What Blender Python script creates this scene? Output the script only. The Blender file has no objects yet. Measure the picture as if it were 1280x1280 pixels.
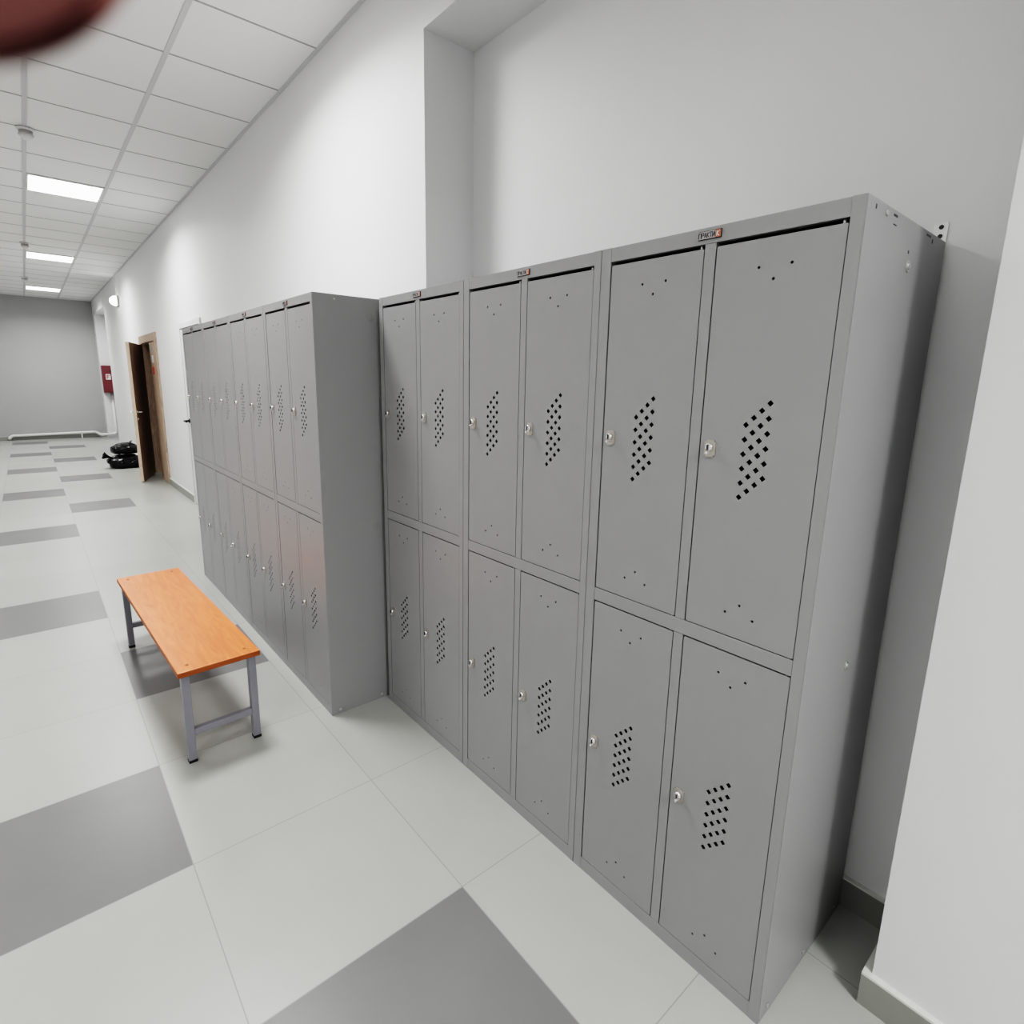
import bpy, bmesh, math, random
from mathutils import Vector, Matrix, noise

random.seed(7)
scene = bpy.context.scene
COL = scene.collection
PI = math.pi

# ------------------------------------------------------------------ materials
def new_mat(name):
    m = bpy.data.materials.new(name)
    m.use_nodes = True
    nt = m.node_tree
    b = nt.nodes.get('Principled BSDF')
    return m, nt, b

def N(nt, t, **kw):
    n = nt.nodes.new(t)
    for k, v in kw.items():
        setattr(n, k, v)
    return n

def plain(name, col, rough=0.5, metal=0.0, var=0.04, scale=30.0, bump=0.0, bscale=200.0, spec=0.5):
    """procedural paint: noise-modulated colour, optional fine bump"""
    m, nt, b = new_mat(name)
    tc = N(nt, 'ShaderNodeTexCoord')
    ns = N(nt, 'ShaderNodeTexNoise')
    ns.inputs['Scale'].default_value = scale
    ns.inputs['Detail'].default_value = 3
    nt.links.new(tc.outputs['Object'], ns.inputs['Vector'])
    mx = N(nt, 'ShaderNodeMixRGB')
    c = Vector(col)
    mx.inputs['Color1'].default_value = (*(c * (1 - var)), 1)
    mx.inputs['Color2'].default_value = (*(c * (1 + var)), 1)
    nt.links.new(ns.outputs['Fac'], mx.inputs['Fac'])
    nt.links.new(mx.outputs['Color'], b.inputs['Base Color'])
    b.inputs['Roughness'].default_value = rough
    b.inputs['Metallic'].default_value = metal
    b.inputs['Specular IOR Level'].default_value = spec
    if bump > 0:
        n2 = N(nt, 'ShaderNodeTexNoise')
        n2.inputs['Scale'].default_value = bscale
        n2.inputs['Detail'].default_value = 2
        nt.links.new(tc.outputs['Object'], n2.inputs['Vector'])
        bp = N(nt, 'ShaderNodeBump')
        bp.inputs['Strength'].default_value = bump
        bp.inputs['Distance'].default_value = 0.002
        nt.links.new(n2.outputs['Fac'], bp.inputs['Height'])
        nt.links.new(bp.outputs['Normal'], b.inputs['Normal'])
    return m

def emis(name, col, strength):
    m, nt, b = new_mat(name)
    b.inputs['Base Color'].default_value = (*col, 1)
    b.inputs['Emission Color'].default_value = (*col, 1)
    b.inputs['Emission Strength'].default_value = strength
    return m

def wood(name, c1, c2, scale, stretch, rough=0.4, dist=3.0):
    m, nt, b = new_mat(name)
    tc = N(nt, 'ShaderNodeTexCoord')
    mp = N(nt, 'ShaderNodeMapping')
    mp.inputs['Scale'].default_value = stretch
    nt.links.new(tc.outputs['Object'], mp.inputs['Vector'])
    ns = N(nt, 'ShaderNodeTexNoise')
    ns.inputs['Scale'].default_value = scale
    ns.inputs['Detail'].default_value = 6
    ns.inputs['Distortion'].default_value = dist
    nt.links.new(mp.outputs['Vector'], ns.inputs['Vector'])
    cr = N(nt, 'ShaderNodeValToRGB')
    cr.color_ramp.elements[0].position = 0.3
    cr.color_ramp.elements[1].position = 0.7
    cr.color_ramp.elements[0].color = (*c1, 1)
    cr.color_ramp.elements[1].color = (*c2, 1)
    nt.links.new(ns.outputs['Fac'], cr.inputs['Fac'])
    nt.links.new(cr.outputs['Color'], b.inputs['Base Color'])
    b.inputs['Roughness'].default_value = rough
    return m

M = {}
M['wall'] = plain('wall_paint', (0.76, 0.76, 0.765), 0.55, var=0.015, scale=4, bump=0.15, bscale=160, spec=0.4)
M['far_wall'] = plain('far_wall_paint', (0.44, 0.44, 0.44), 0.7, var=0.03, scale=2, bump=0.1)
M['tile_ceiling'] = plain('ceiling_tile', (0.82, 0.82, 0.81), 0.85, var=0.03, scale=1.2, bump=0.15, bscale=400)
M['tee'] = plain('ceiling_tee', (0.60, 0.60, 0.60), 0.55, var=0.02)
M['cross_tee'] = plain('ceiling_cross_tee', (0.42, 0.42, 0.42), 0.6, var=0.02)
M['locker'] = plain('locker_paint', (0.32, 0.32, 0.323), 0.35, var=0.02, scale=12, bump=0.05, bscale=700, spec=0.38)
M['inside'] = plain('locker_inside', (0.10, 0.10, 0.10), 0.7, var=0.05)
M['chrome'] = plain('chrome', (0.88, 0.88, 0.87), 0.2, 0.75, var=0.05, scale=80)
M['lock_plate'] = plain('lock_plate', (0.50, 0.47, 0.43), 0.35, 0.7, var=0.08, scale=120)
M['zinc'] = plain('zinc', (0.62, 0.63, 0.62), 0.4, 0.8, var=0.08, scale=90)
M['black'] = plain('black_plastic', (0.012, 0.012, 0.013), 0.5, var=0.1)
M['bag'] = plain('bag_film', (0.008, 0.008, 0.010), 0.22, var=0.2, scale=25, bump=0.4, bscale=40)
M['orange'] = wood('bench_laminate', (0.74, 0.165, 0.05), (0.92, 0.24, 0.08), 3.0, (9, 1.1, 9), 0.33, 2.0)
M['orange_edge'] = wood('bench_edge', (0.30, 0.085, 0.018), (0.42, 0.12, 0.03), 5.0, (2, 2, 9), 0.45, 1.0)
M['leg'] = plain('bench_leg_paint', (0.27, 0.27, 0.30), 0.38, var=0.04, scale=40, bump=0.08, bscale=300)
M['oak_dark'] = wood('door_leaf_wood', (0.27, 0.20, 0.155), (0.52, 0.39, 0.31), 4.0, (12, 12, 0.9), 0.5)
M['oak'] = wood('door_frame_wood', (0.30, 0.22, 0.165), (0.60, 0.47, 0.37), 5.0, (10, 10, 0.7), 0.5)
M['oak_edge'] = wood('door_edge_wood', (0.55, 0.44, 0.34), (0.72, 0.60, 0.48), 4.0, (10, 10, 0.9), 0.5)
M['white_door'] = plain('white_door_paint', (0.70, 0.70, 0.70), 0.45, var=0.02)
M['red'] = plain('cabinet_red', (0.17, 0.045, 0.052), 0.4, var=0.15, scale=8)
M['white'] = plain('white_enamel', (0.74, 0.74, 0.73), 0.35, var=0.02)
M['sticker_red'] = plain('sticker_red', (0.5, 0.09, 0.07), 0.5)
M['plate_dark'] = plain('plate_dark', (0.03, 0.03, 0.035), 0.35)
M['plate_grey'] = plain('plate_grey', (0.42, 0.41, 0.41), 0.3)
M['plate_orange'] = plain('plate_orange', (0.45, 0.17, 0.11), 0.4)
M['skirt'] = plain('skirting_tile', (0.30, 0.305, 0.28), 0.45, var=0.05, scale=8)
M['skirt_top'] = plain('skirting_grout', (0.70, 0.70, 0.66), 0.6, var=0.08, scale=60)
M['light'] = emis('diffuser_glow', (1.0, 0.995, 0.98), 5.0)
M['sconce'] = emis('sconce_glow', (1.0, 1.0, 1.0), 5.0)
M['skin'] = plain('fingertip_skin', (0.27, 0.115, 0.108), 0.6, var=0.12, scale=300)
M['nail'] = plain('nail', (0.55, 0.27, 0.24), 0.3, var=0.05)

def floor_mat():
    m, nt, b = new_mat('floor_tiles')
    L = nt.links.new
    tc = N(nt, 'ShaderNodeTexCoord')
    sp = N(nt, 'ShaderNodeSeparateXYZ')
    L(tc.outputs['Object'], sp.inputs[0])
    def math_(op, a, c=None, d=None):
        n = N(nt, 'ShaderNodeMath', operation=op)
        for i, v in enumerate((a, c, d)):
            if v is None: continue
            if isinstance(v, (int, float)): n.inputs[i].default_value = v
            else: L(v, n.inputs[i])
        return n.outputs[0]
    TX, TY, X0, Y0 = 0.6065, 0.594, -0.3265, 0.155
    gx = math_('DIVIDE', math_('SUBTRACT', sp.outputs[0], X0), TX)
    gy = math_('DIVIDE', math_('SUBTRACT', sp.outputs[1], Y0), TY)
    ix, iy = math_('FLOOR', gx), math_('FLOOR', gy)
    fx, fy = math_('SUBTRACT', gx, ix), math_('SUBTRACT', gy, iy)
    def eq(a, v): return math_('COMPARE', a, v, 0.1)
    m4 = math_('FLOORED_MODULO', iy, 4.0)
    dB = math_('MULTIPLY', math_('MULTIPLY', eq(ix, -1), eq(m4, 0)), math_('SUBTRACT', 1.0, eq(iy, 8)))
    dA = math_('MULTIPLY', eq(ix, -2), eq(m4, 2))
    dark = math_('MAXIMUM', dA, dB)
    # grout: distance to nearest joint (metres)
    ex = math_('MULTIPLY', math_('MINIMUM', fx, math_('SUBTRACT', 1.0, fx)), TX)
    ey = math_('MULTIPLY', math_('MINIMUM', fy, math_('SUBTRACT', 1.0, fy)), TY)
    e = math_('MINIMUM', ex, ey)
    gr = math_('LESS_THAN', e, 0.0014)
    # per-tile tint
    cmb = N(nt, 'ShaderNodeCombineXYZ'); L(ix, cmb.inputs[0]); L(iy, cmb.inputs[1])
    wn = N(nt, 'ShaderNodeTexWhiteNoise', noise_dimensions='3D'); L(cmb.outputs[0], wn.inputs['Vector'])
    ns = N(nt, 'ShaderNodeTexNoise'); ns.inputs['Scale'].default_value = 2.2; ns.inputs['Detail'].default_value = 8
    ns.inputs['Roughness'].default_value = 0.65
    L(tc.outputs['Object'], ns.inputs['Vector'])
    base = N(nt, 'ShaderNodeMixRGB'); L(dark, base.inputs[0])
    base.inputs[1].default_value = (0.43, 0.435, 0.41, 1)
    base.inputs[2].default_value = (0.20, 0.20, 0.198, 1)
    k = math_('ADD', math_('MULTIPLY', wn.outputs['Value'], 0.05), math_('ADD', math_('MULTIPLY', ns.outputs['Fac'], 0.16), 0.895))
    mul = N(nt, 'ShaderNodeVectorMath', operation='SCALE'); L(base.outputs[0], mul.inputs[0]); L(k, mul.inputs['Scale'])
    fin = N(nt, 'ShaderNodeMixRGB'); L(gr, fin.inputs[0]); L(mul.outputs[0], fin.inputs[1])
    fin.inputs[2].default_value = (0.30, 0.30, 0.285, 1)
    L(fin.outputs[0], b.inputs['Base Color'])
    r = math_('ADD', math_('MULTIPLY', ns.outputs['Fac'], 0.14), 0.27)
    L(r, b.inputs['Roughness'])
    b.inputs['Specular IOR Level'].default_value = 0.5
    bp = N(nt, 'ShaderNodeBump'); bp.inputs['Strength'].default_value = 0.25; bp.inputs['Distance'].default_value = 0.001
    bp.invert = True
    L(gr, bp.inputs['Height']); L(bp.outputs[0], b.inputs['Normal'])
    return m
M['floor'] = floor_mat()

# ------------------------------------------------------------------ geometry helpers
def box(bm, x0, x1, y0, y1, z0, z1, bev=0.0, mi=0):
    vs = [bm.verts.new(p) for p in ((x0,y0,z0),(x1,y0,z0),(x1,y1,z0),(x0,y1,z0),(x0,y0,z1),(x1,y0,z1),(x1,y1,z1),(x0,y1,z1))]
    fs = []
    for q in ((0,3,2,1),(4,5,6,7),(0,1,5,4),(1,2,6,5),(2,3,7,6),(3,0,4,7)):
        f = bm.faces.new([vs[i] for i in q]); f.material_index = mi; fs.append(f)
    if bev > 0:
        es = list({e for f in fs for e in f.edges})
        r = bmesh.ops.bevel(bm, geom=es, offset=bev, segments=2, affect='EDGES', profile=0.5)
        for f in r['faces']: f.material_index = mi
    return fs

def cyl(bm, c, axis, r, h, seg=20, r2=None, bev=0.0, mi=0):
    """cylinder starting at c going along axis by h"""
    a = Vector(axis).normalized()
    q = Vector((0,0,1)).rotation_difference(a).to_matrix().to_4x4()
    mat = Matrix.Translation(Vector(c) + a*h/2) @ q
    res = bmesh.ops.create_cone(bm, cap_ends=True, segments=seg, radius1=r, radius2=r if r2 is None else r2, depth=h, matrix=mat)
    fs = {f for v in res['verts'] for f in v.link_faces}
    for f in fs: f.material_index = mi; f.smooth = len(f.verts) == 4
    if bev > 0:
        es = [e for e in {e for f in fs for e in f.edges} if len(e.link_faces) == 2 and e.calc_face_angle() > 0.9]
        rr = bmesh.ops.bevel(bm, geom=es, offset=bev, segments=2, affect='EDGES')
        for f in rr['faces']: f.material_index = mi
    return res['verts']

def tube(bm, pts, r, seg=12):
    """smooth tube through points"""
    P = [Vector(p) for p in pts]
    rings = []
    up = None
    for i, p in enumerate(P):
        t = (P[min(i+1, len(P)-1)] - P[max(i-1, 0)]).normalized()
        if up is None:
            up = t.orthogonal().normalized()
        up = (up - t*up.dot(t)).normalized()
        s = t.cross(up)
        rings.append([bm.verts.new(p + (up*math.cos(2*PI*k/seg) + s*math.sin(2*PI*k/seg))*r) for k in range(seg)])
    for a, b in zip(rings, rings[1:]):
        for k in range(seg):
            f = bm.faces.new((a[k], a[(k+1) % seg], b[(k+1) % seg], b[k])); f.smooth = True
    bm.faces.new(rings[0][::-1]); bm.faces.new(rings[-1])

def fillet(pts, r, n=6):
    P = [Vector(p) for p in pts]
    out = [P[0]]
    for a, b, c in zip(P, P[1:], P[2:]):
        d1, d2 = (a-b), (c-b)
        rr = min(r, d1.length*0.49, d2.length*0.49)
        s, e = b + d1.normalized()*rr, b + d2.normalized()*rr
        for i in range(n+1):
            t = i/n
            out.append((1-t)**2*s + 2*t*(1-t)*b + t*t*e)
    out.append(P[-1])
    return out

def mesh_of(name, bm, mats):
    me = bpy.data.meshes.new(name)
    bmesh.ops.recalc_face_normals(bm, faces=bm.faces)
    bm.to_mesh(me); bm.free()
    for m in (mats if isinstance(mats, (list, tuple)) else [mats]):
        me.materials.append(M[m])
    return me

def obj(name, data, mats=None, parent=None, loc=(0,0,0), label=None):
    me = mesh_of(name, data, mats) if isinstance(data, bmesh.types.BMesh) else data
    o = bpy.data.objects.new(name, me)
    COL.objects.link(o)
    o.location = loc
    if parent: o.parent = parent
    if label: o['label'] = label
    return o

def thing(name, label, cat, loc=(0,0,0), rz=0.0, group=None):
    o = bpy.data.objects.new(name, None)
    o.empty_display_size = 0.1
    COL.objects.link(o)
    o.location = loc; o.rotation_euler = (0,0,rz)
    tag(o, label, cat, group)
    return o

def tag(o, label, cat, group=None):
    o['label'] = label; o['category'] = cat
    if group: o['group'] = group
    return o

def struct(o, label, cat):
    o['kind'] = 'structure'; o['label'] = label; o['category'] = cat
    return o

def dup(root, loc, label, rz=None):
    r = root.copy(); COL.objects.link(r); r.location = loc; r['label'] = label
    if rz is not None: r.rotation_euler = (0,0,rz)
    for ch in list(root.children):
        c = ch.copy(); COL.objects.link(c); c.parent = r
        for g in list(ch.children):
            d = g.copy(); COL.objects.link(d); d.parent = c
    return r

# ------------------------------------------------------------------ room shell
XW, XN, XL = 0.26, 0.52, -3.34           # corridor wall, niche back, opposite wall
YN, YF, ZC = -8.0, 16.8, 3.24            # wall behind the camera, far wall, ceiling
NY0, NY1, NZ = -0.15, 1.845, 2.92        # near niche
DY0, DY1, DZ = 8.72, 9.92, 2.00          # wooden door opening
RY0, RY1 = 14.3, 16.45                   # far recess

bm = bmesh.new(); box(bm, XL-0.1, XW+3.0, YN-0.1, YF+0.1, -0.05, 0.0)
struct(obj('floor', bm, 'floor'), 'light grey square floor tiles with scattered dark grey tiles', 'floor')

bm = bmesh.new()
T = 0.60
box(bm, XW, T, YN, NY0, 0, 3.35)
box(bm, XN, T, NY0, NY1, 0, NZ)
box(bm, XW, T, NY0, NY1, NZ, 3.35)
box(bm, XW, T, NY1, DY0, 0, 3.35)
box(bm, XW, T, DY0, DY1, DZ, 3.35)
box(bm, XW, T, DY1, RY0, 0, 3.35)
box(bm, XN, T, RY0, RY1, 0, NZ)
box(bm, XW, T, RY0, RY1, NZ, 3.35)
box(bm, XW, T, RY1, YF, 0, 3.35)
# the room behind the wooden door
box(bm, T, 2.6, 7.2, 7.3, 0, 3.35); box(bm, T, 2.6, 12.0, 12.1, 0, 3.35); box(bm, 2.6, 2.7, 7.2, 12.1, 0, 3.35); box(bm, T, 2.7, 7.2, 12.1, 3.24, 3.35)
struct(obj('wall_right', bm, 'wall'), 'pale grey corridor wall with a deep niche behind the near lockers', 'wall')
bm = bmesh.new(); box(bm, XL-0.1, XL, YN, YF, 0, 3.35)
struct(obj('wall_left', bm, 'wall'), 'pale grey corridor wall facing the lockers', 'wall')
bm = bmesh.new(); box(bm, XL-0.1, T, YF, YF+0.1, 0, 3.35)
struct(obj('wall_far', bm, 'far_wall'), 'plain grey end wall of the corridor', 'wall')
bm = bmesh.new(); box(bm, XL-0.1, T, YN-0.1, YN, 0, 3.35)
struct(obj('wall_near', bm, 'wall'), 'pale grey wall closing the near end of the corridor', 'wall')

# ceiling: tiles with exposed grid
bm = bmesh.new(); box(bm, XL-0.1, XW+0.02, YN-0.1, YF+0.1, ZC, ZC+0.05)
ceil = struct(obj('ceiling', bm, 'tile_ceiling'), 'white suspended ceiling of square tiles in a metal grid', 'ceiling')
TS = 0.5945
xs = [0.23 - TS*i for i in range(7)]
bm = bmesh.new()
for x in xs[1:]:
    box(bm, x-0.013, x+0.013, YN, YF, ZC-0.004, ZC)
box(bm, XW-0.022, XW, YN, YF, ZC-0.004, ZC)
box(bm, XL, XW, YF-0.02, YF, ZC-0.006, ZC)
obj('main_tee', bm, 'tee', ceil)
ys = [2.885 + TS*k for k in range(-18, 24)]
bm = bmesh.new()
for y in ys:
    box(bm, XL, XW, y-0.005, y+0.005, ZC-0.0025, ZC)
obj('cross_tee', bm, 'cross_tee', ceil)

# skirting
def skirting(name, segs, label):
    bm = bmesh.new()
    for (x0,x1,y0,y1) in segs:
        box(bm, x0, x1, y0, y1, 0, 0.086, mi=0)
        box(bm, x0+0.0, x1, y0, y1, 0.086, 0.092, mi=1)
    return struct(obj(name, bm, ['skirt', 'skirt_top']), label, 'skirting')
skirting('baseboard_right', [(0.244, XW, YN, NY0+0.018), (XW, XN, NY0, NY0+0.018)], 'grey tile skirting along the pillar beside the near lockers')
skirting('baseboard_niche', [(XN-0.014, XN, NY0+0.018, NY1)], 'grey tile skirting along the back of the niche')
skirting('baseboard_corridor', [(0.246, XW, NY1, 6.04), (0.246, XW, 7.10, 8.62)], 'grey tile skirting between the far lockers and the wooden door')
skirting('baseboard_far', [(0.246, XW, 10.03, RY0), (XL, XW, YF-0.014, YF)], 'grey tile skirting along the end wall')

# ------------------------------------------------------------------ wooden door
d1 = thing('door_1', 'wooden door standing open into the corridor beside black bags', 'door', (XW, DY0, 0)); d1['kind'] = 'structure'
W = DY1 - DY0
bm = bmesh.new()
box(bm, -0.022, 0.0, -0.10, 0.02, 0, DZ+0.09, 0.003)
box(bm, -0.022, 0.0, W-0.02, W+0.10, 0, DZ+0.09, 0.003)
box(bm, -0.022, 0.0, 0.02, W-0.02, DZ-0.02, DZ+0.09, 0.003)
box(bm, 0.0, 0.30, 0.0, 0.03, 0, DZ); box(bm, 0.0, 0.30, W-0.03, W, 0, DZ); box(bm, 0.0, 0.30, 0.03, W-0.03, DZ-0.03, DZ)
obj('door_frame', bm, 'oak', d1)
bm = bmesh.new(); box(bm, -0.014, 0.026, 0.033, 0.45, 0.006, DZ-0.034, 0.002)
fixed = obj('fixed_leaf', bm, 'oak', d1)
for (z, w, mat) in ((1.86, 0.07, 'plate_grey'), (1.74, 0.06, 'white'), (1.58, 0.07, 'sticker_red')):
    bm = bmesh.new(); box(bm, -0.0175, -0.014, 0.19, 0.19+2*w, z-0.05, z+0.05)
    obj('notice', bm, mat, fixed)
# open leaf, hinged on the far side of the frame
bm = bmesh.new()
LW = 0.87
box(bm, -0.02, 0.02, 0.003, LW, 0.012, DZ-0.04, 0.0015, mi=0)
box(bm, -0.0205, 0.0205, LW-0.001, LW+0.003, 0.012, DZ-0.04, mi=1)
box(bm, -0.0203, -0.0195, LW-0.10, LW, 0.012, DZ-0.04, mi=0)
leaf = obj('door_leaf', bm, ['oak_dark', 'oak_edge'], d1, loc=(-0.02, W-0.065, 0))
ang = math.atan2(9.02-(DY0+W-0.065), -0.035-(XW-0.02)) - PI/2
leaf.rotation_euler = (0, 0, ang)
bm = bmesh.new()
for s in (-1, 1):
    cyl(bm, (s*0.02, LW-0.06, 1.0), (s,0,0), 0.025, 0.008, bev=0.002)
    cyl(bm, (s*0.026, LW-0.06, 1.0), (s,0,0), 0.009, 0.045)
    tube(bm, fillet([(s*0.066, LW-0.055, 1.0), (s*0.07, LW-0.11, 1.0), (s*0.062, LW-0.18, 0.998)], 0.02), 0.009)
    cyl(bm, (s*0.02, LW-0.06, 0.90), (s,0,0), 0.022, 0.008, bev=0.002)
obj('door_handle', bm, 'chrome', leaf)

# white door behind the far lockers
d2 = thing('door_2', 'white wall-coloured door hidden behind the far end of the lockers', 'door', (XW, 6.05, 0)); d2['kind'] = 'structure'
bm = bmesh.new()
box(bm, -0.018, 0.0, 0, 0.05, 0, 2.09, 0.003); box(bm, -0.018, 0.0, 0.98, 1.03, 0, 2.09, 0.003); box(bm, -0.018, 0.0, 0.05, 0.98, 2.03, 2.09, 0.003)
obj('door_frame', bm, 'white_door', d2)
bm = bmesh.new(); box(bm, -0.010, 0.0, 0.053, 0.977, 0.01, 2.027, 0.002)
obj('door_leaf', bm, 'white_door', d2)
bm = bmesh.new()
cyl(bm, (-0.010, 0.91, 1.0), (-1,0,0), 0.026, 0.009, bev=0.002); cyl(bm, (-0.018, 0.91, 1.0), (-1,0,0), 0.010, 0.05)
tube(bm, fillet([(-0.066, 0.915, 1.0), (-0.07, 0.86, 1.0), (-0.065, 0.79, 0.998)], 0.02), 0.010)
obj('door_handle', bm, 'black', d2)

# ------------------------------------------------------------------ lockers
H, WU, D = 1.83, 0.5985, 0.50
DW, DH = 0.2538, 0.850
def door_mesh():
    cu = bpy.data.curves.new('door_outline', 'CURVE'); cu.dimensions = '2D'; cu.fill_mode = 'BOTH'; cu.extrude = 0.0005
    def poly(pts):
        s = cu.splines.new('POLY'); s.points.add(len(pts)-1)
        for p, q in zip(s.points, pts): p.co = (q[0], q[1], 0, 1)
        s.use_cyclic_u = True
    r = 0.003
    poly([(r,0),(DW-r,0),(DW,r),(DW,DH-r),(DW-r,DH),(r,DH),(0,DH-r),(0,r)])
    hd = 0.0067
    for i in range(4):
        for j in range(6):
            y = 0.1048 + 0.0157*i; z = 0.5255 - 0.0157*i - 0.0314*j
            poly([(y-hd,z),(y,z-hd),(y+hd,z),(y,z+hd)])
    def hole(y, z, r=0.0030): poly([(y+r*math.cos(k*PI/4), z+r*math.sin(k*PI/4)) for k in range(8)])
    for y, z in ((0.158,0.795),(0.0928,0.796),(0.126,0.770),(0.157,0.054),(0.125,0.078),(0.0928,0.052)):
        hole(y, z)
    o = bpy.data.objects.new('tmp', cu); COL.objects.link(o)
    dg = bpy.context.evaluated_depsgraph_get()
    me = bpy.data.meshes.new_from_object(o.evaluated_get(dg), depsgraph=dg)
    bpy.data.objects.remove(o); bpy.data.curves.remove(cu)
    # curve (x, y) -> door (y, z); sheet thickness along x
    me.transform(Matrix(((0,0,1,0.0005),(1,0,0,0),(0,1,0,0),(0,0,0,1))))
    bm = bmesh.new(); bm.from_mesh(me); bpy.data.meshes.remove(me)
    for f in bm.faces: f.material_index = 0; f.smooth = False
    # folded rims
    t = 0.001
    box(bm, 0.0012, 0.016, 0.0, t, 0.001, DH-0.001); box(bm, 0.0012, 0.016, DW-t, DW, 0.001, DH-0.001)
    box(bm, 0.0012, 0.016, t, DW-t, 0, t); box(bm, 0.0012, 0.016, t, DW-t, DH-t, DH)
    return mesh_of('locker_door', bm, 'locker')

def lock_mesh():
    bm = bmesh.new()
    fs = box(bm, -0.0030, 0.0002, -0.0135, 0.0135, -0.019, 0.019, mi=0)
    es = [e for e in {e for f in fs for e in f.edges} if abs(e.verts[0].co.x - e.verts[1].co.x) > 0.002]
    bmesh.ops.bevel(bm, geom=es, offset=0.0042, segments=4, affect='EDGES')
    cyl(bm, (-0.0025, 0, 0.003), (-1,0,0), 0.0085, 0.010, seg=24, bev=0.002, mi=1)
    box(bm, -0.0150, -0.0120, -0.0012, 0.0012, -0.003, 0.009, mi=2)
    box(bm, -0.018, -0.003, -0.003, 0.003, -0.012, -0.007, 0.001, mi=1)
    return mesh_of('lock', bm, ['lock_plate', 'chrome', 'plate_dark'])

def hinge_mesh():
    bm = bmesh.new()
    cyl(bm, (0.006, 0.009, -0.001), (0,0,1), 0.003, 0.008, seg=10)
    return mesh_of('hinge_pin', bm, 'zinc')

GL = {  # strokes in a unit box (x right, y up)
 'П': [((0,0),(0,1)),((0,1),(1,1)),((1,1),(1,0))],
 'Р': [((0,0),(0,1)),((0,1),(1,1)),((1,1),(1,.5)),((1,.5),(0,.5))],
 'А': [((0,0),(.5,1)),((.5,1),(1,0)),((.2,.35),(.8,.35))],
 'К': [((0,0),(0,1)),((0,.5),(1,1)),((0,.5),(1,0))],
 'Т': [((0,1),(1,1)),((.5,1),(.5,0))],
 'И': [((0,1),(0,0)),((0,0),(1,1)),((1,1),(1,0))],
}
def lettering(bm, text, y_left, z0, w, h, pitch, x, th, mi=0):
    """text read from +y (left) to -y (right), raised towards -x"""
    for n, chx in enumerate(text):
        for (a, b) in GL[chx]:
            p = Vector((0, y_left - n*pitch - a[0]*w, z0 + a[1]*h)); q = Vector((0, y_left - n*pitch - b[0]*w, z0 + b[1]*h))
            d = (q-p).normalized(); s = Vector((0, -d.z, d.y))*th/2
            p -= d*th*0.4; q += d*th*0.4
            vs = [bm.verts.new((x, v.y, v.z)) for v in (p+s, p-s, q-s, q+s)]
            vb = [bm.verts.new((x+0.0004, v.y, v.z)) for v in (p+s, p-s, q-s, q+s)]
            bm.faces.new(vs).material_index = mi
            for k in range(4):
                bm.faces.new((vs[k], vs[(k+1) % 4], vb[(k+1) % 4], vb[k])).material_index = mi

DOOR, LOCK, HINGE = door_mesh(), lock_mesh(), hinge_mesh()

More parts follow.
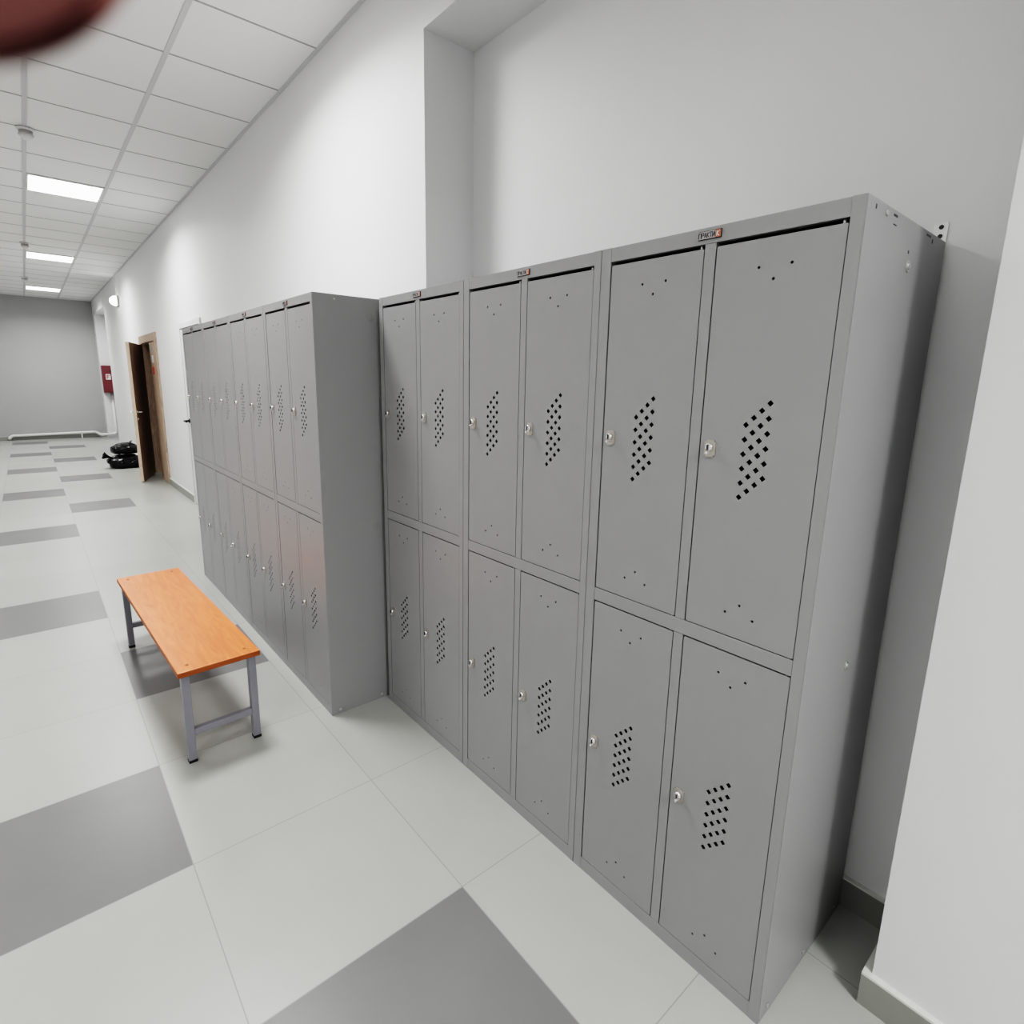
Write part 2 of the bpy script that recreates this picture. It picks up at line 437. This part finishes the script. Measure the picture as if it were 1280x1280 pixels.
def make_locker(label, loc, group):
    t = thing('locker', label, 'locker', loc, 0, group)
    b = bmesh.new()
    box(b, 0, D, 0, 0.002, 0, H); box(b, 0.0, 0.002, 0.002, 0.0245, 0, H); box(b, 0.002, 0.02, 0.0235, 0.0245, 0, H)
    bmesh.ops.remove_doubles(b, verts=b.verts, dist=1e-6)
    es = [e for e in b.edges if all(abs(v.co.x) < 1e-6 and abs(v.co.y) < 1e-6 for v in e.verts)]
    bmesh.ops.bevel(b, geom=es, offset=0.0018, segments=2, affect='EDGES')
    obj('side_panel', b, 'locker', t)
    b = bmesh.new()
    box(b, 0, D, WU-0.002, WU, 0, H); box(b, 0.0, 0.002, 0.5695, WU-0.002, 0, H); box(b, 0.002, 0.02, 0.5695, 0.5705, 0, H)
    obj('side_panel', b, 'locker', t)
    b = bmesh.new(); box(b, 0.0006, D, 0.002, WU-0.002, H-0.0025, H-0.0005); box(b, 0.0006, 0.018, 0.0248, 0.5692, 1.7965, H-0.0025)
    obj('top_panel', b, 'locker', t)
    b = bmesh.new(); box(b, 0.0006, 0.018, 0.0248, 0.5692, 0.0, 0.0425); box(b, 0.018, D, 0.002, WU-0.002, 0.038, 0.040)
    obj('bottom_panel', b, 'locker', t)
    b = bmesh.new(); box(b, 0.0004, 0.018, 0.0250, 0.5690, 0.898, 0.9345, 0.0008); box(b, 0.018, D-0.003, 0.025, 0.569, 0.915, 0.917)
    obj('middle_rail', b, 'locker', t)
    b = bmesh.new(); box(b, 0.0010, 0.018, 0.2833, 0.3095, 0.043, 0.8975, 0.0008); box(b, 0.0010, 0.018, 0.2833, 0.3095, 0.935, 1.796, 0.0008)
    box(b, 0.018, D-0.003, 0.296, 0.297, 0.043, 0.9); box(b, 0.018, D-0.003, 0.296, 0.297, 0.935, 1.82)
    obj('center_post', b, 'locker', t)
    b = bmesh.new(); box(b, D-0.0025, D-0.0005, 0.0022, WU-0.0022, 0.001, H-0.003)
    obj('back_panel', b, 'locker', t)
    for z0 in (0.9370, 0.0445):
        for y0 in (0.0262, 0.3115):
            d = obj('door', DOOR, parent=t, loc=(0.0008, y0, z0))
            obj('lock', LOCK, parent=d, loc=(0, 0.2288, 0.421), label='small chrome cam lock on a pale plate')
            for hz in (-0.005, DH):
                obj('hinge_pin', HINGE, parent=d, loc=(0, 0, hz))
    b = bmesh.new()
    box(b, -0.0020, 0.0006, 0.272, 0.326, 1.8050, 1.8225, 0.0006, mi=0)
    box(b, -0.0026, -0.0019, 0.2855, 0.3248, 1.8062, 1.8213, mi=1)
    box(b, -0.0026, -0.0019, 0.2732, 0.2850, 1.8062, 1.8213, mi=2)
    lettering(b, 'ПРАКТИ', 0.3240, 1.8088, 0.0047, 0.0098, 0.0064, -0.0030, 0.0013, mi=0)
    lettering(b, 'К', 0.2822, 1.8088, 0.0055, 0.0098, 0.0064, -0.0030, 0.0013, mi=3)
    obj('nameplate', b, ['plate_dark', 'plate_grey', 'plate_orange', 'white'], t, label='small dark and orange lettered nameplate')
    return t

def side_fittings(root, full):
    """screws, plugs and slots on the exposed side (y = 0) of a locker"""
    sp = [c for c in root.children if c.name.startswith('side_panel')][0]
    def screw(x, z, r=0.006):
        b = bmesh.new(); cyl(b, (x, 0.0005, z), (0,-1,0), r, 0.003, seg=12, bev=0.001); obj('screw', b, 'zinc', sp)
    def plug(x, z, r=0.014):
        b = bmesh.new(); cyl(b, (x, 0.0005, z), (0,-1,0), r, 0.0025, seg=24, bev=0.0012)
        cyl(b, (x, -0.001, z), (0,-1,0), r*0.55, 0.003, seg=20, bev=0.001)
        obj('cap', b, 'zinc' if full else 'locker', sp)
    def slot(x, z, w, h):
        b = bmesh.new(); box(b, x-w/2, x+w/2, -0.0004, 0.001, z-h/2, z+h/2); obj('slot', b, 'plate_dark', sp)
    if full:
        slot(0.045, 1.817, 0.005, 0.008); screw(0.101, 1.817, 0.006); slot(0.151, 1.821, 0.022, 0.004); slot(0.153, 1.805, 0.018, 0.002)
        slot(0.372, 1.822, 0.03, 0.004); slot(0.402, 1.815, 0.006, 0.008)
        plug(0.262, 1.745, 0.013); slot(0.254, 1.771, 0.006, 0.006); plug(0.252, 0.851, 0.013)
        screw(0.044, 0.023); screw(0.247, 0.026, 0.007); screw(0.455, 0.023, 0.005)
    else:
        plug(0.244, 1.752, 0.016); plug(0.246, 0.852, 0.016); screw(0.040, 0.020, 0.006); screw(0.249, 0.020, 0.005); screw(0.09, 1.812, 0.004)

G = 'grey two-tier steel lockers along the corridor wall'
lk = make_locker('grey steel four-door locker at the near end, its bare side beside the white pillar', (0, 0, 0), G)
rest = [((0, 0.6, 0), 'grey steel four-door locker, middle one of the three standing in the niche'),
        ((0, 1.2, 0), 'grey steel four-door locker in the niche, in the corner against the protruding row'),
        ((-0.2704, 1.832, 0), 'grey steel four-door locker with its whole side showing, first of the protruding row'),
        ((-0.2704, 2.432, 0), 'grey steel four-door locker, second of the protruding row counted from its exposed side'),
        ((-0.2704, 3.032, 0), 'grey steel four-door locker, third of the protruding row counted from its exposed side'),
        ((-0.2704, 3.632, 0), 'grey steel four-door locker at the far end of the protruding row, nearest the wooden door')]
made = [dup(lk, p, l) for p, l in rest]
side_fittings(lk, True)
side_fittings(made[2], False)

# wall bracket holding the near locker
bm = bmesh.new()
box(bm, XN-0.0025, XN-0.0002, 0.003, 0.030, 1.80, 1.878, 0.0008, mi=0)
box(bm, XN-0.045, XN-0.0025, 0.003, 0.030, 1.8302, 1.8325, 0.0006, mi=0)
for z in (1.868, 1.848):
    cyl(bm, (XN-0.0022, 0.0165, z), (-1,0,0), 0.005, 0.0015, seg=12, mi=1)
tag(obj('angle_bracket', bm, ['zinc', 'plate_dark']), 'small zinc angle bracket fixing the near locker top to the niche wall', 'bracket')

# ------------------------------------------------------------------ bench
bp = [Vector((-0.853, 1.850)), Vector((-0.547, 1.859)), Vector((-0.603, 3.206)), Vector((-0.901, 3.218))]
cx, cy = sum(p.x for p in bp)/4, sum(p.y for p in bp)/4
BL, BW, BH = 1.357, 0.302, 0.40
bench = thing('bench', 'low bench with orange wood seat and grey metal legs in front of lockers', 'bench', (cx, cy, 0), math.radians(2.15))
bm = bmesh.new()
box(bm, -BW/2, BW/2, -BL/2, BL/2, BH-0.022, BH, 0.0025)
for f in bm.faces:
    f.material_index = 0 if f.normal.z > 0.5 else 1
bm.normal_update()
for f in bm.faces: f.material_index = 0 if f.normal.z > 0.4 else 1
seat = obj('seat', bm, ['orange', 'orange_edge'], bench)
for sx in (-1, 1):
    for sy in (-1, 1):
        bm = bmesh.new(); cyl(bm, (sx*(BW/2-0.045), sy*(BL/2-0.055), BH-0.0006), (0,0,1), 0.0065, 0.0018, seg=16, bev=0.0006)
        obj('screw_cap', bm, 'orange_edge', seat)
LX, LY, LT = BW/2-0.028, BL/2-0.035, 0.0145
for sx in (-1, 1):
    for sy in (-1, 1):
        bm = bmesh.new(); x, y = sx*LX, sy*LY
        box(bm, x-LT, x+LT, y-LT, y+LT, 0.008, BH-0.022, 0.002)
        leg = obj('leg', bm, 'leg', bench)
        bm = bmesh.new(); box(bm, x-LT-0.0008, x+LT+0.0008, y-LT-0.0008, y+LT+0.0008, 0.0, 0.012, 0.0015)
        obj('foot_cap', bm, 'black', leg)
for sy in (-1, 1):
    y = sy*LY
    bm = bmesh.new(); box(bm, -LX+LT, LX-LT, y-0.0125, y+0.0125, 0.112, 0.140, 0.002)
    obj('crossbar', bm, 'leg', bench)
    bm = bmesh.new(); box(bm, -LX+LT, LX-LT, y-0.0125, y+0.0125, BH-0.032, BH-0.0222, 0.001)
    obj('top_rail', bm, 'leg', bench)
for sx in (-1, 1):
    bm = bmesh.new(); x = sx*LX; box(bm, x-0.0125, x+0.0125, -LY+LT, LY-LT, BH-0.047, BH-0.0222, 0.002)
    obj('side_rail', bm, 'leg', bench)

# ------------------------------------------------------------------ ceiling lights and detectors
def make_light(loc, label):
    t = thing('ceiling_light', label, 'ceiling light', loc, 0, 'square light panels in the ceiling grid')
    h = TS/2 - 0.014
    b = bmesh.new()
    for (x0,x1,y0,y1) in ((-h,h,-h,-h+0.012),(-h,h,h-0.012,h),(-h,-h+0.012,-h+0.012,h-0.012),(h-0.012,h,-h+0.012,h-0.012)):
        box(b, x0, x1, y0, y1, -0.010, 0.0, 0.001)
    obj('frame', b, 'white', t)
    b = bmesh.new(); box(b, -h+0.012, h-0.012, -h+0.012, h-0.012, -0.007, -0.001)
    obj('diffuser', b, 'light', t)
    return t
LXc = -0.6625
c0 = make_light((LXc, 6.748, ZC), 'square ceiling light panel, largest and nearest of the three in view')
for y, l in ((10.91, 'square ceiling light panel, middle of the three in view'),
             (15.07, 'square ceiling light panel, smallest and nearest the end wall'),
             (2.587, 'square ceiling light panel above the bench'),
             (-2.35, 'square ceiling light panel nearest the pillar beside the near locker'),
             (-5.735, 'square ceiling light panel at the near end of the corridor')):
    dup(c0, (LXc, y, ZC), l)
for y, l in ((-3.95, 'added unseen fill light panel of a second row, at the near end of the corridor'),  # added row out of view: fill light for locker fronts and ceiling
             (0.21, 'added unseen fill light panel of a second row, opposite the near lockers'),
             (4.37, 'added unseen fill light panel of a second row, opposite the protruding lockers'),
             (8.53, 'added unseen fill light panel of a second row, opposite the wooden door'),
             (12.69, 'added unseen fill light panel of a second row, opposite the wall lamp')):
    dup(c0, (LXc - 3*TS, y, ZC), l)
# one lamp per panel (LED panels throw most of their light downwards)
def lamp(panel, watts):
    li = bpy.data.lights.new('panel_lamp', 'AREA')
    li.shape = 'SQUARE'; li.size = 0.53; li.energy = watts; li.spread = math.radians(SPREAD)
    li.color = (0.99, 0.99, 0.992)
    o = bpy.data.objects.new('panel_lamp', li); COL.objects.link(o)
    o.parent = panel; o.location = (0, 0, -0.009)
E_MAIN, E_FILL, SPREAD = 29.0, 11.0, 155
for o in [o for o in COL.objects if o.name.startswith('ceiling_light')]:
    lamp(o, (52.0 if -3 < o.location.y < -1 else E_MAIN) if o.location.x > -1 else E_FILL)

def make_detector(loc, label):
    t = thing('smoke_detector', label, 'smoke detector', loc, 0, 'smoke detectors along the ceiling grid')
    b = bmesh.new(); cyl(b, (0,0,0), (0,0,-1), 0.055, 0.018, seg=28, r2=0.050, bev=0.003); obj('base', b, 'white', t)
    b = bmesh.new(); cyl(b, (0,0,-0.017), (0,0,-1), 0.042, 0.024, seg=28, r2=0.04); obj('sensor_grille', b, 'plate_grey', t)
    b = bmesh.new(); cyl(b, (0,0,-0.040), (0,0,-1), 0.050, 0.032, seg=28, r2=0.024, bev=0.004); obj('cover', b, 'white', t)
    return t
s0 = make_detector((-0.955, 5.27, ZC-0.004), 'white round smoke detector nearest the camera, before the largest light panel')
dup(s0, (-0.957, 9.95, ZC-0.004), 'white round smoke detector just before the middle light panel')
dup(s0, (-0.957, 13.5, ZC-0.004), 'white round smoke detector just before the smallest light panel')

# ------------------------------------------------------------------ wall lamp with its cable
wl = thing('wall_lamp', 'small glowing white wall lamp high above the wooden door', 'lamp', (XW, 12.0, 2.80))
bm = bmesh.new(); box(bm, -0.03, 0.0, -0.15, 0.15, -0.095, 0.08, 0.008); obj('base', bm, 'plate_grey', wl)
bm = bmesh.new()
bmesh.ops.create_uvsphere(bm, u_segments=28, v_segments=16, radius=1.0)
for v in bm.verts: v.co = Vector((-0.028 - max(v.co.x*-1, -0.05)*0.10, v.co.y*0.14, v.co.z*0.085))
for f in bm.faces: f.smooth = True
obj('lamp_shade', bm, 'sconce', wl)
bm = bmesh.new(); box(bm, -0.02, -0.0002, 11.99, 12.01, 2.882, ZC-0.009)
for f in bm.faces: pass
for v in bm.verts: v.co.x += XW
tag(obj('cable_duct', bm, 'white'), 'thin white cable duct running up the wall from the lamp', 'cable duct')

# ------------------------------------------------------------------ fire cabinet and pipe at the far end
fc = thing('fire_cabinet', 'red fire hose cabinet with white sign in the far recess', 'fire cabinet', (0.39, RY1, 1.10))
bm = bmesh.new(); box(bm, -0.122, 0.122, -0.20, -0.001, 0, 0.64, 0.004); obj('case', bm, 'red', fc)
bm = bmesh.new(); box(bm, -0.116, 0.116, -0.206, -0.2005, 0.006, 0.634, 0.002); dr = obj('door', bm, 'red', fc)
bm = bmesh.new()
box(bm, -0.062, 0.035, -0.2085, -0.2060, 0.31, 0.44, mi=0)
box(bm, -0.045, -0.025, -0.2095, -0.2083, 0.33, 0.42, mi=1); box(bm, -0.025, 0.015, -0.2095, -0.2083, 0.40, 0.42, mi=1); box(bm, -0.025, 0.005, -0.2095, -0.2083, 0.365, 0.385, mi=1)
obj('sign', bm, ['white', 'sticker_red'], dr, label='white square sign on the red door')
bm = bmesh.new(); cyl(bm, (0.06, -0.206, 0.51), (0,-1,0), 0.028, 0.012, bev=0.003); obj('handle', bm, 'black', dr)
bm = bmesh.new()
pts = fillet([(0.425, RY1-0.055, 1.09), (0.425, RY1-0.055, 0.10), (0.11, RY1-0.055, 0.09), (0.03, YF-0.06, 0.135), (-1.55, YF-0.06, 0.105), (-1.60, YF-0.10, 0.032)], 0.07)
tube(bm, pts, 0.032, 14)
pipe = thing('water_pipe', 'white water pipe from the fire cabinet along the end wall', 'pipe', (0.425, RY1-0.055, 0))
o = obj('pipe_run', bm, 'white', pipe); o.location = (-0.425, -(RY1-0.055), 0)
for x in (-0.25,):
    bm = bmesh.new(); box(bm, x-0.012, x+0.012, YF-0.095, YF-0.002, 0.0, 0.15, 0.002)
    o = obj('pipe_clamp', bm, 'white', pipe); o.location = (-0.425, -(RY1-0.055), 0)

# ------------------------------------------------------------------ black bags
def bag(name, loc, sx, sy, sz, seed, label, knot=None):
    t = thing(name, label, 'bag', loc, 0, 'black plastic bags on the floor by the door')
    bm = bmesh.new()
    bmesh.ops.create_icosphere(bm, subdivisions=5, radius=1.0)
    off = Vector((seed*3.7, seed*1.3, seed*2.1))
    for v in bm.verts:
        n = v.co.normalized()
        k = 1 + 0.20*noise.noise(n*1.7 + off) + 0.16*(0.5-abs(noise.noise(n*3.1 + off))) + 0.11*(0.5-abs(noise.noise(n*6.5 + off))) + 0.05*(0.5-abs(noise.noise(n*14 + off)))
        p = n*k
        # squarish sack, flat underneath
        p = Vector((math.copysign(abs(p.x)**0.8, p.x)*sx, math.copysign(abs(p.y)**0.8, p.y)*sy, p.z*sz))
        p.z = max(p.z + sz*0.80, 0.0)
        v.co = p
    for f in bm.faces: f.smooth = True
    obj('sack', bm, 'bag', t)
    if knot:
        bm = bmesh.new()
        kx, ky, kz, dx, dz = knot
        segs = 18
        prev = None
        for i in range(7):
            s = i/6
            c = Vector((kx + dx*s, ky, kz + dz*s))
            r = 0.018 + 0.075*s*s + (0.02 if i == 0 else 0)
            ring = []
            for k in range(segs):
                a = 2*PI*k/segs
                rr = r*(1 + 0.30*math.sin(5*a + seed)*s)
                ring.append(bm.verts.new(c + Vector((rr*math.cos(a)*abs(dz)*4, rr*math.sin(a), rr*math.cos(a)*abs(dx)*4))))
            if prev:
                for k in range(segs):
                    f = bm.faces.new((prev[k], prev[(k+1) % segs], ring[(k+1) % segs], ring[k])); f.smooth = True
            prev = ring
        obj('tied_neck', bm, 'bag', t)
    return t
bag('plastic_bag', (-0.03, 10.80, 0.0), 0.225, 0.20, 0.115, 1, 'shiny black plastic bag flat on the floor, lower of the pair by the door', knot=(-0.17, -0.06, 0.17, -0.13, 0.05))
bag('plastic_bag', (-0.01, 10.82, 0.231), 0.185, 0.15, 0.090, 2, 'shiny black plastic bag lying on top of the other bag by the wooden door', knot=(0.02, -0.02, 0.12, 0.06, 0.07))

# ------------------------------------------------------------------ camera
cam = bpy.data.cameras.new('camera')
co = bpy.data.objects.new('camera', cam); COL.objects.link(co)
C = Vector((-1.162895, -0.407761, 1.494666))
R = ((0.7657980308, -0.6428629509, 0.0167511882), (0.1147108677, 0.1621849503, 0.9800701295), (-0.6327675662, -0.7486142319, 0.1979442825))
mw = Matrix(((R[0][0], R[1][0], R[2][0], C.x), (R[0][1], R[1][1], R[2][1], C.y), (R[0][2], R[1][2], R[2][2], C.z), (0,0,0,1)))
co.matrix_world = mw
cam.sensor_width = 36.0
cam.lens = 36.0*699.4155/1280
cam.shift_x = 9.086/1280
cam.shift_y = -20.232/1280
cam.clip_start = 0.002; cam.clip_end = 100
cam.dof.use_dof = True
cam.dof.focus_distance = 3.0
cam.dof.aperture_fstop = 17.0
scene.camera = co

# ------------------------------------------------------------------ fingertip over the corner of the lens
def finger():
    t = thing('fingertip', 'blurred dark red fingertip over the upper left corner of the lens', 'finger', C + Vector((0, 0, 0)))
    ax = Vector((-0.50, 0.86, 0.06)).normalized()       # towards the knuckle, camera axes (right, up, back)
    tip = Vector((-0.0161, 0.0164, -0.0172))
    side = ax.cross(Vector((0,0,1))).normalized(); fr = side.cross(ax)
    bm = bmesh.new(); prof = [(0.0, 0.0004), (0.0006, 0.0030), (0.002, 0.0053), (0.0045, 0.0070), (0.008, 0.0080), (0.013, 0.0085), (0.019, 0.0084), (0.025, 0.0087), (0.030, 0.0090), (0.038, 0.0085), (0.048, 0.0089), (0.056, 0.0098), (0.064, 0.0094), (0.074, 0.0098)]
    rings = []
    seg = 28
    Rm = Matrix(((R[0][0], R[1][0], R[2][0]), (R[0][1], R[1][1], R[2][1]), (R[0][2], R[1][2], R[2][2])))
    for (s, r) in prof:
        bend = fr*(0.10*max(0, s-0.026))
        c = tip + ax*s + bend
        rings.append([bm.verts.new(Rm @ (c + side*math.cos(2*PI*k/seg)*r + fr*math.sin(2*PI*k/seg)*r*0.86)) for k in range(seg)])
    for a, b in zip(rings, rings[1:]):
        for k in range(seg):
            f = bm.faces.new((a[k], a[(k+1) % seg], b[(k+1) % seg], b[k])); f.smooth = True
    bm.faces.new(rings[0][::-1]); bm.faces.new(rings[-1])
    obj('finger', bm, 'skin', t)
    bm = bmesh.new(); g = []
    for i in range(8):
        s = 0.0015 + 0.0115*i/7
        row = []
        for j in range(9):
            a = PI*1.5 + (j-4)/4*0.85
            r = 0.0086*min(1, 0.62 + 0.6*math.sqrt(i/7+0.001))
            row.append(bm.verts.new(Rm @ (tip + ax*s + side*math.cos(a)*(r+0.0002) + fr*math.sin(a)*(r*0.86+0.0004))))
        g.append(row)
    for i in range(7):
        for j in range(8):
            f = bm.faces.new((g[i][j], g[i+1][j], g[i+1][j+1], g[i][j+1])); f.smooth = True
    obj('nail', bm, 'nail', t)
finger()

# ------------------------------------------------------------------ world + colour
w = bpy.data.worlds.new('world'); scene.world = w; w.use_nodes = True
w.node_tree.nodes['Background'].inputs[0].default_value = (0.5, 0.5, 0.5, 1)
w.node_tree.nodes['Background'].inputs[1].default_value = 0.1
scene.view_settings.view_transform = 'Filmic'
scene.view_settings.look = 'Very High Contrast'
scene.view_settings.exposure = 0.35
scene.view_settings.gamma = 0.9
